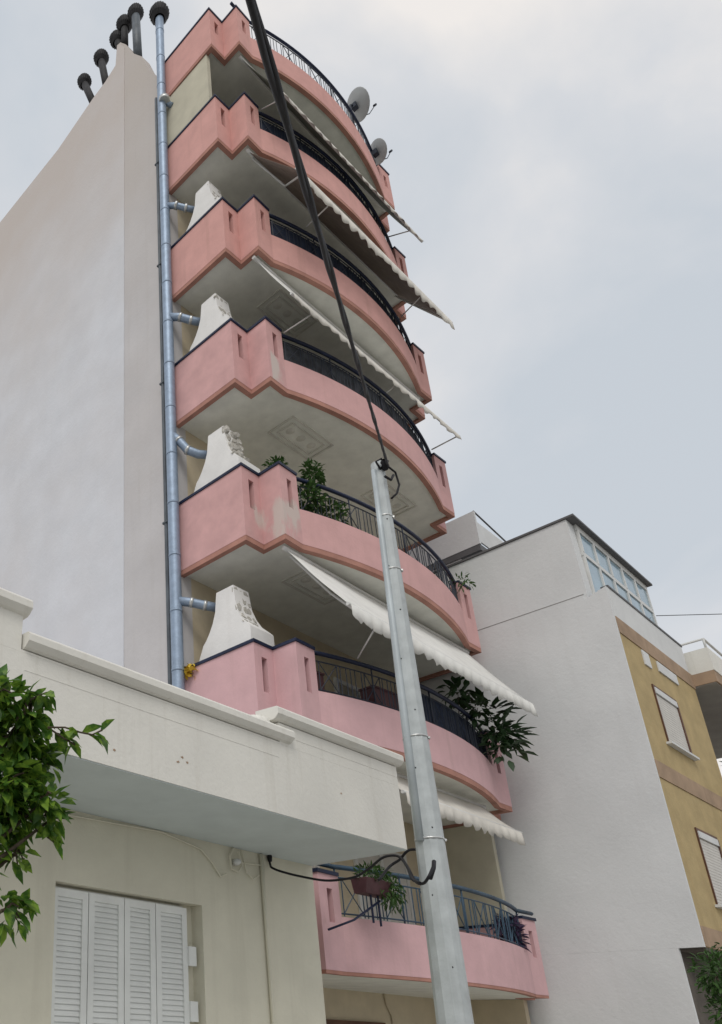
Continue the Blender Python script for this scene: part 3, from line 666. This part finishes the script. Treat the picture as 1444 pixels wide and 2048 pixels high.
# ------------------------------------------------------------------ grey and ochre building to the right
gb = thing('corner_building', (9, -3.75, GZ), 'wide grey walled building with ochre front and glazed rooftop room', 'building')
X0, X1, YF = 6.60, 10.30, -3.75
MB().box(X0, X0+.06, -3.43, 12, GZ, .649).build('party_wall', 'grey', gb)
MB().prism([(YF, .65), (YF-.0, 6.62), (-3.39, 6.50), (-3.39, 6.62), (12, 6.75), (12, .65)], 0, X0, X0+.06).build('party_wall', 'grey', gb)
MB().prism([(-3.45, 6.4), (-3.42, 8.18), (12, 8.26), (12, 6.4)], 0, X0+.01, X0+.30).build('party_wall', 'grey', gb)
MB().prism([(-3.40, 6.60), (-3.40, 6.615), (9, 6.745), (9, 6.73)], 0, X0-.004, X0+.0).build('joint', 'joint', gb)
MB().prism([(-3.56, 8.185), (-3.56, 8.225), (12, 8.305), (12, 8.265)], 0, X0-.02, X1+.08).build('roof_edge', 'roofdk', gb)
MB().box(X0+.061, X1, YF+.002, YF+.25, .65, 6.05).build('front_wall', 'yellow', gb)
MB().box(X1-.25, X1-.001, YF+.2501, 12, GZ, 6.05).build('side_wall', 'yellow', gb)
MB().box(X0+.061, X1+.02, YF-.012, YF+.2, 5.74, 6.0495).build('band', 'brown', gb)
MB().box(X0+.061, X1-.1, YF-.006, YF+.15, 6.05, 6.62).build('parapet', 'white', gb)
MB().box(X0+.062, X1-.08, YF-.02, YF+.1, 6.6205, 6.66).build('parapet_rail', 'roofdk', gb)
for z in (3.2, .66): MB().box(X0+.061, X1+.02, YF-.012, YF+.2, z, z+.29).build('band', 'brown', gb)
MB().box(X0+.061, X1, YF, 12, .60, .649).build('floor_slab', 'darkw', gb)
MB().box(X0+.061, X1, -3.43, -3.2, GZ, .599).build('ground_floor_wall', 'darkw', gb)
for x0, x1, z0, z1 in ((7.6, 8.72, 3.99, 5.06), (7.72, 8.74, 1.36, 2.58), (9.1, 9.95, 3.99, 5.06)):
    if x0 > 9: continue
    m = MB(); t = .05
    m.box(x0, x1, YF-.02, YF, z1-.05, z1); m.box(x0, x0+.035, YF-.02, YF, z0, z1-.05); m.box(x1-.06, x1, YF-.03, YF, z0, z1-.05); w_ = m.build('window', 'wood', gb)
    MB().box(x0+.035, x1-.06, YF-.035, YF, z1-.16, z1-.052).build('shutter_box', 'white', w_)
    m = MB(); z = z0
    while z < z1-.18: m.box(x0+.036, x1-.061, YF-.012, YF, z, z+.045); z += .05
    m.build('roller_shutter', 'roller', w_)
    MB().box(x0-.08, x1+.12, YF-.08, YF, z0-.04, z0-.001).build('sill', 'white', w_)
for x0, x1, z0, z1 in ((7.55, 7.85, 5.42, 5.70), (8.25, 9.2, 5.50, 5.70)):
    m = MB().box(x0, x1, YF-.02, YF, z0, z1).build('vent_window', 'white', gb)
# rooftop glazed room
m = MB(); YP = -3.45
m.box(X0+.31, X1, YP-.02, YP+.05, 8.06, 8.184); m.box(X0+.31, X1, YP-.02, YP+.05, 7.52, 7.60); m.box(X0+.31, X1, YP-.02, YP+.05, 6.63, 6.72)
for i in range(6):
    x = X0+.32+i*(X1-X0-.40)/5; m.box(x, x+.06, YP-.025, YP+.05, 6.72, 7.52); m.box(x, x+.06, YP-.025, YP+.05, 7.60, 8.06)
fr = m.build('window_frame', 'alu', gb)
MB().box(X0+.33, X1-.03, YP+.0, YP+.02, 6.73, 8.05).build('pane', 'glass', fr)
MB().box(X0+.4, X1-.1, YP+.15, YP+.18, 7.25, 7.75).build('curtain', 'brown', gb)
m = MB(); m.box(X1-.06, X1, -3.40, -1.5, 8.06, 8.18); m.box(X1-.06, X1, -3.40, -3.33, 6.7, 8.06); m.box(X1-.06, X1, -1.6, -1.5, 6.7, 8.06); fr = m.build('window_frame', 'alu', gb)
MB().box(X1-.04, X1-.02, -3.32, -1.61, 6.7, 8.05).build('pane', 'glass', fr)
MB().box(X0+.31, X1, -1.5, 12, 6.7, 8.18).build('rear_block', 'grey', gb)
MB().box(X0+.31, X1, YF+.26, 12, 6.3, 6.62).build('terrace_slab', 'grey', gb)
# roof stair house
MB().box(8.0, 9.4, -.88, 4, 8.3, 10.0).build('stair_house', 'grey', gb)
m = MB(); m.box(7.97, 9.5, -1.34, 4.1, 9.15, 9.30); o = m.build('stair_house_slab', 'roofdk', gb)
m = MB(); m.box(7.96, 8.03, -1.35, -.885, 9.301, 10.15); m.box(7.96, 7.999, -.884, 4, 9.301, 10.15); m.build('stair_house_parapet', 'grey', gb)
m = MB(); m.box(8.04, 9.5, -1.34, -1.31, 9.38, 9.90); m.build('rail_panel', 'white', gb)
MB().tube([(8.0, -1.33, 10.17), (9.5, -1.33, 9.98)], .02, 6).build('handrail', 'roofdk', gb)
MB().tube([(9.2, 1.0, 8.3), (9.2, 1.0, 9.9)], .015, 5).build('antenna', 'alu', gb)
# recessed balconies right of the ochre bay
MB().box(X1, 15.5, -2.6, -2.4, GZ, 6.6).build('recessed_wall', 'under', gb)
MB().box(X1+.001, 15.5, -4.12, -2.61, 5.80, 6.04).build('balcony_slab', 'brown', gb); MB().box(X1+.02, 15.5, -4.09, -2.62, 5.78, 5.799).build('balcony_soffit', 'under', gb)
m = MB(); m.box(X1+.0, X1+.08, -4.13, -2.61, 6.041, 6.52); m.box(X1+.081, 15.5, -4.13, -4.05, 6.041, 6.52); m.build('balcony_wall', 'fascia', gb)
m = MB(); m.tube([(X1+.04, -2.62, 6.72), (X1+.04, -4.1, 6.72), (15.4, -4.1, 6.72)], .025, 6); m.tube([(X1+.04, -4.1, 6.5), (X1+.04, -4.1, 6.72)], .02, 6); m.build('handrail', 'alu', gb)
MB().box(X1+.001, 15.5, -4.12, -2.61, 2.9, 3.2).build('balcony_slab', 'brown', gb)
MB().box(X1+.001, 15.5, -4.13, -4.05, 3.201, 3.8).build('balcony_wall', 'fascia', gb)
g = thing('overhead_wire', (10.3, -3.9, 7.3), 'thin wire against the sky beside the rooftop glazed room', 'wire')
MB().tube([(10.25, -3.5, 7.45), (13, -5, 7.9), (17, -7, 8.9)], .008, 5).build('strand', 'rubber', g)
g = thing('potted_plant', (10.7, -3.9, 3.2), 'dark plants in the shaded recessed balcony at the right edge', 'plant')
m = MB(); bush(m, (10.8, -3.9, 4.0), (.35, .2, .5), 160, .12, .05); m.build('foliage', 'leafdk', g); MB().lathe([(.001, 0), (.12, 0), (.16, .3)], (10.8, -3.8, 3.2)).build('pot', 'terra', g)

# ------------------------------------------------------------------ trees
def tree(base, fork, cr_blobs, label, leafm, sprigs=(), n=500, leafsz=(.09, .045), r0=.11, group='street trees'):
    g = thing('orange_tree', base, label, 'tree', group); b = Vector(base); f = Vector(fork)
    m = MB(); m.tube([b, b.lerp(f, .5)+Vector((.04, .02, 0)), f], [r0, r0*.8, r0*.65], 10)
    m.build('trunk', 'bark', g)
    m = MB(); tw = []
    for c, rad, k in cr_blobs:
        c = Vector(c); m.tube([f, f.lerp(c, .55)+Vector((0, 0, -.05)), c], [r0*.3, .012, .005], 6)
        for i in range(5):
            v = Vector((random.gauss(0, 1), random.gauss(0, 1), random.gauss(0, 1))).normalized(); q = c+Vector((v.x*rad[0], v.y*rad[1], v.z*rad[2]))*.9
            m.tube([c, c.lerp(q, .5)+Vector((0, 0, .02)), q], [.008, .005, .003], 4)
    for path in sprigs: m.tube(path, .004, 5)
    m.build('branch', 'bark', g)
    m = MB()
    for c, rad, k in cr_blobs: bush(m, c, rad, int(n*k), leafsz[0], leafsz[1], .25)
    for path in sprigs:
        P_ = [Vector(p) for p in path]
        for i in range(len(P_)-1):
            for j in range(3):
                p = P_[i].lerp(P_[i+1], (j+.5)/3); dd = (P_[i+1]-P_[i]).normalized()
                m.leaf(p, dd*.5+Vector((random.gauss(0, .5), random.gauss(0, .5), random.gauss(-.4, .5))), (random.gauss(0, .5), random.gauss(0, .5), 1), leafsz[0]*random.uniform(.85, 1.15), leafsz[1]*1.05, .25)
    m.build('crown', leafm, g)
    return g
sprigs = [[(-6.286,-5.266,0.286),(-6.233,-5.307,0.288),(-6.183,-5.338,0.272),(-6.144,-5.366,0.264),(-6.119,-5.396,0.282)],[(-6.286,-5.266,0.286),(-6.231,-5.291,0.252),(-6.187,-5.314,0.226)],
 [(-6.267,-5.15,-0.053),(-6.211,-5.175,-0.105),(-6.179,-5.191,-0.131)],[(-6.285,-5.07,-0.327),(-6.244,-5.095,-0.343),(-6.219,-5.113,-0.341)],[(-6.367,-5.255,0.381),(-6.341,-5.283,0.401),(-6.32,-5.303,0.411)]]
crown = [((-6.483,-5.184,0.392),.09,.9),((-6.399,-5.18,0.406),.05,.35),((-6.302,-5.165,0.374),.07,.6),((-6.35,-5.142,0.252),.10,1.3),((-6.273,-5.078,0.12),.12,1.5),((-6.234,-5.198,0.022),.066,.6),
 ((-6.275,-5.026,-0.032),.086,.8),((-6.205,-5.195,-0.05),.042,.25),((-6.264,-5.057,-0.172),.044,.22),((-6.293,-5.055,-0.381),.075,.5),((-6.46,-4.893,0.25),.19,2.2),((-6.40,-4.798,-0.23),.17,1.6),((-6.226,-5.141,0.198),.075,.7),((-6.30,-5.06,-.02),.09,.9),((-6.36,-5.12,.06),.12,1.6),((-6.42,-5.02,-.12),.12,1.2),((-6.36,-5.2,.33),.08,.8),
 ((-6.8,-4.9,.35),.3,4),((-6.95,-4.5,.1),.35,4),((-7.2,-5.0,.5),.3,4),((-6.75,-4.5,.6),.3,3.5)]
tree((-6.95, -4.7, GZ), (-6.85, -4.75, -.6), [(c, (r_, r_, r_), k*1.15) for c, r_, k in crown], 'leafy orange tree reaching in at the left in front of the cream house', 'leaf', sprigs, n=62, leafsz=(.084, .043))
tree((4.95, -4.6, GZ), (4.9, -4.55, -.9), [((4.60, -4.32, .10), (.28, .24, .28), 2), ((4.62, -4.36, -.30), (.28, .22, .28), 1.8), ((5.15, -4.4, .15), (.4, .4, .4), 3), ((5.1, -4.6, -.4), (.4, .4, .3), 2)],
     'small dark tree low at the right edge in front of the grey walled building', 'leafmd', n=170, leafsz=(.09, .04))
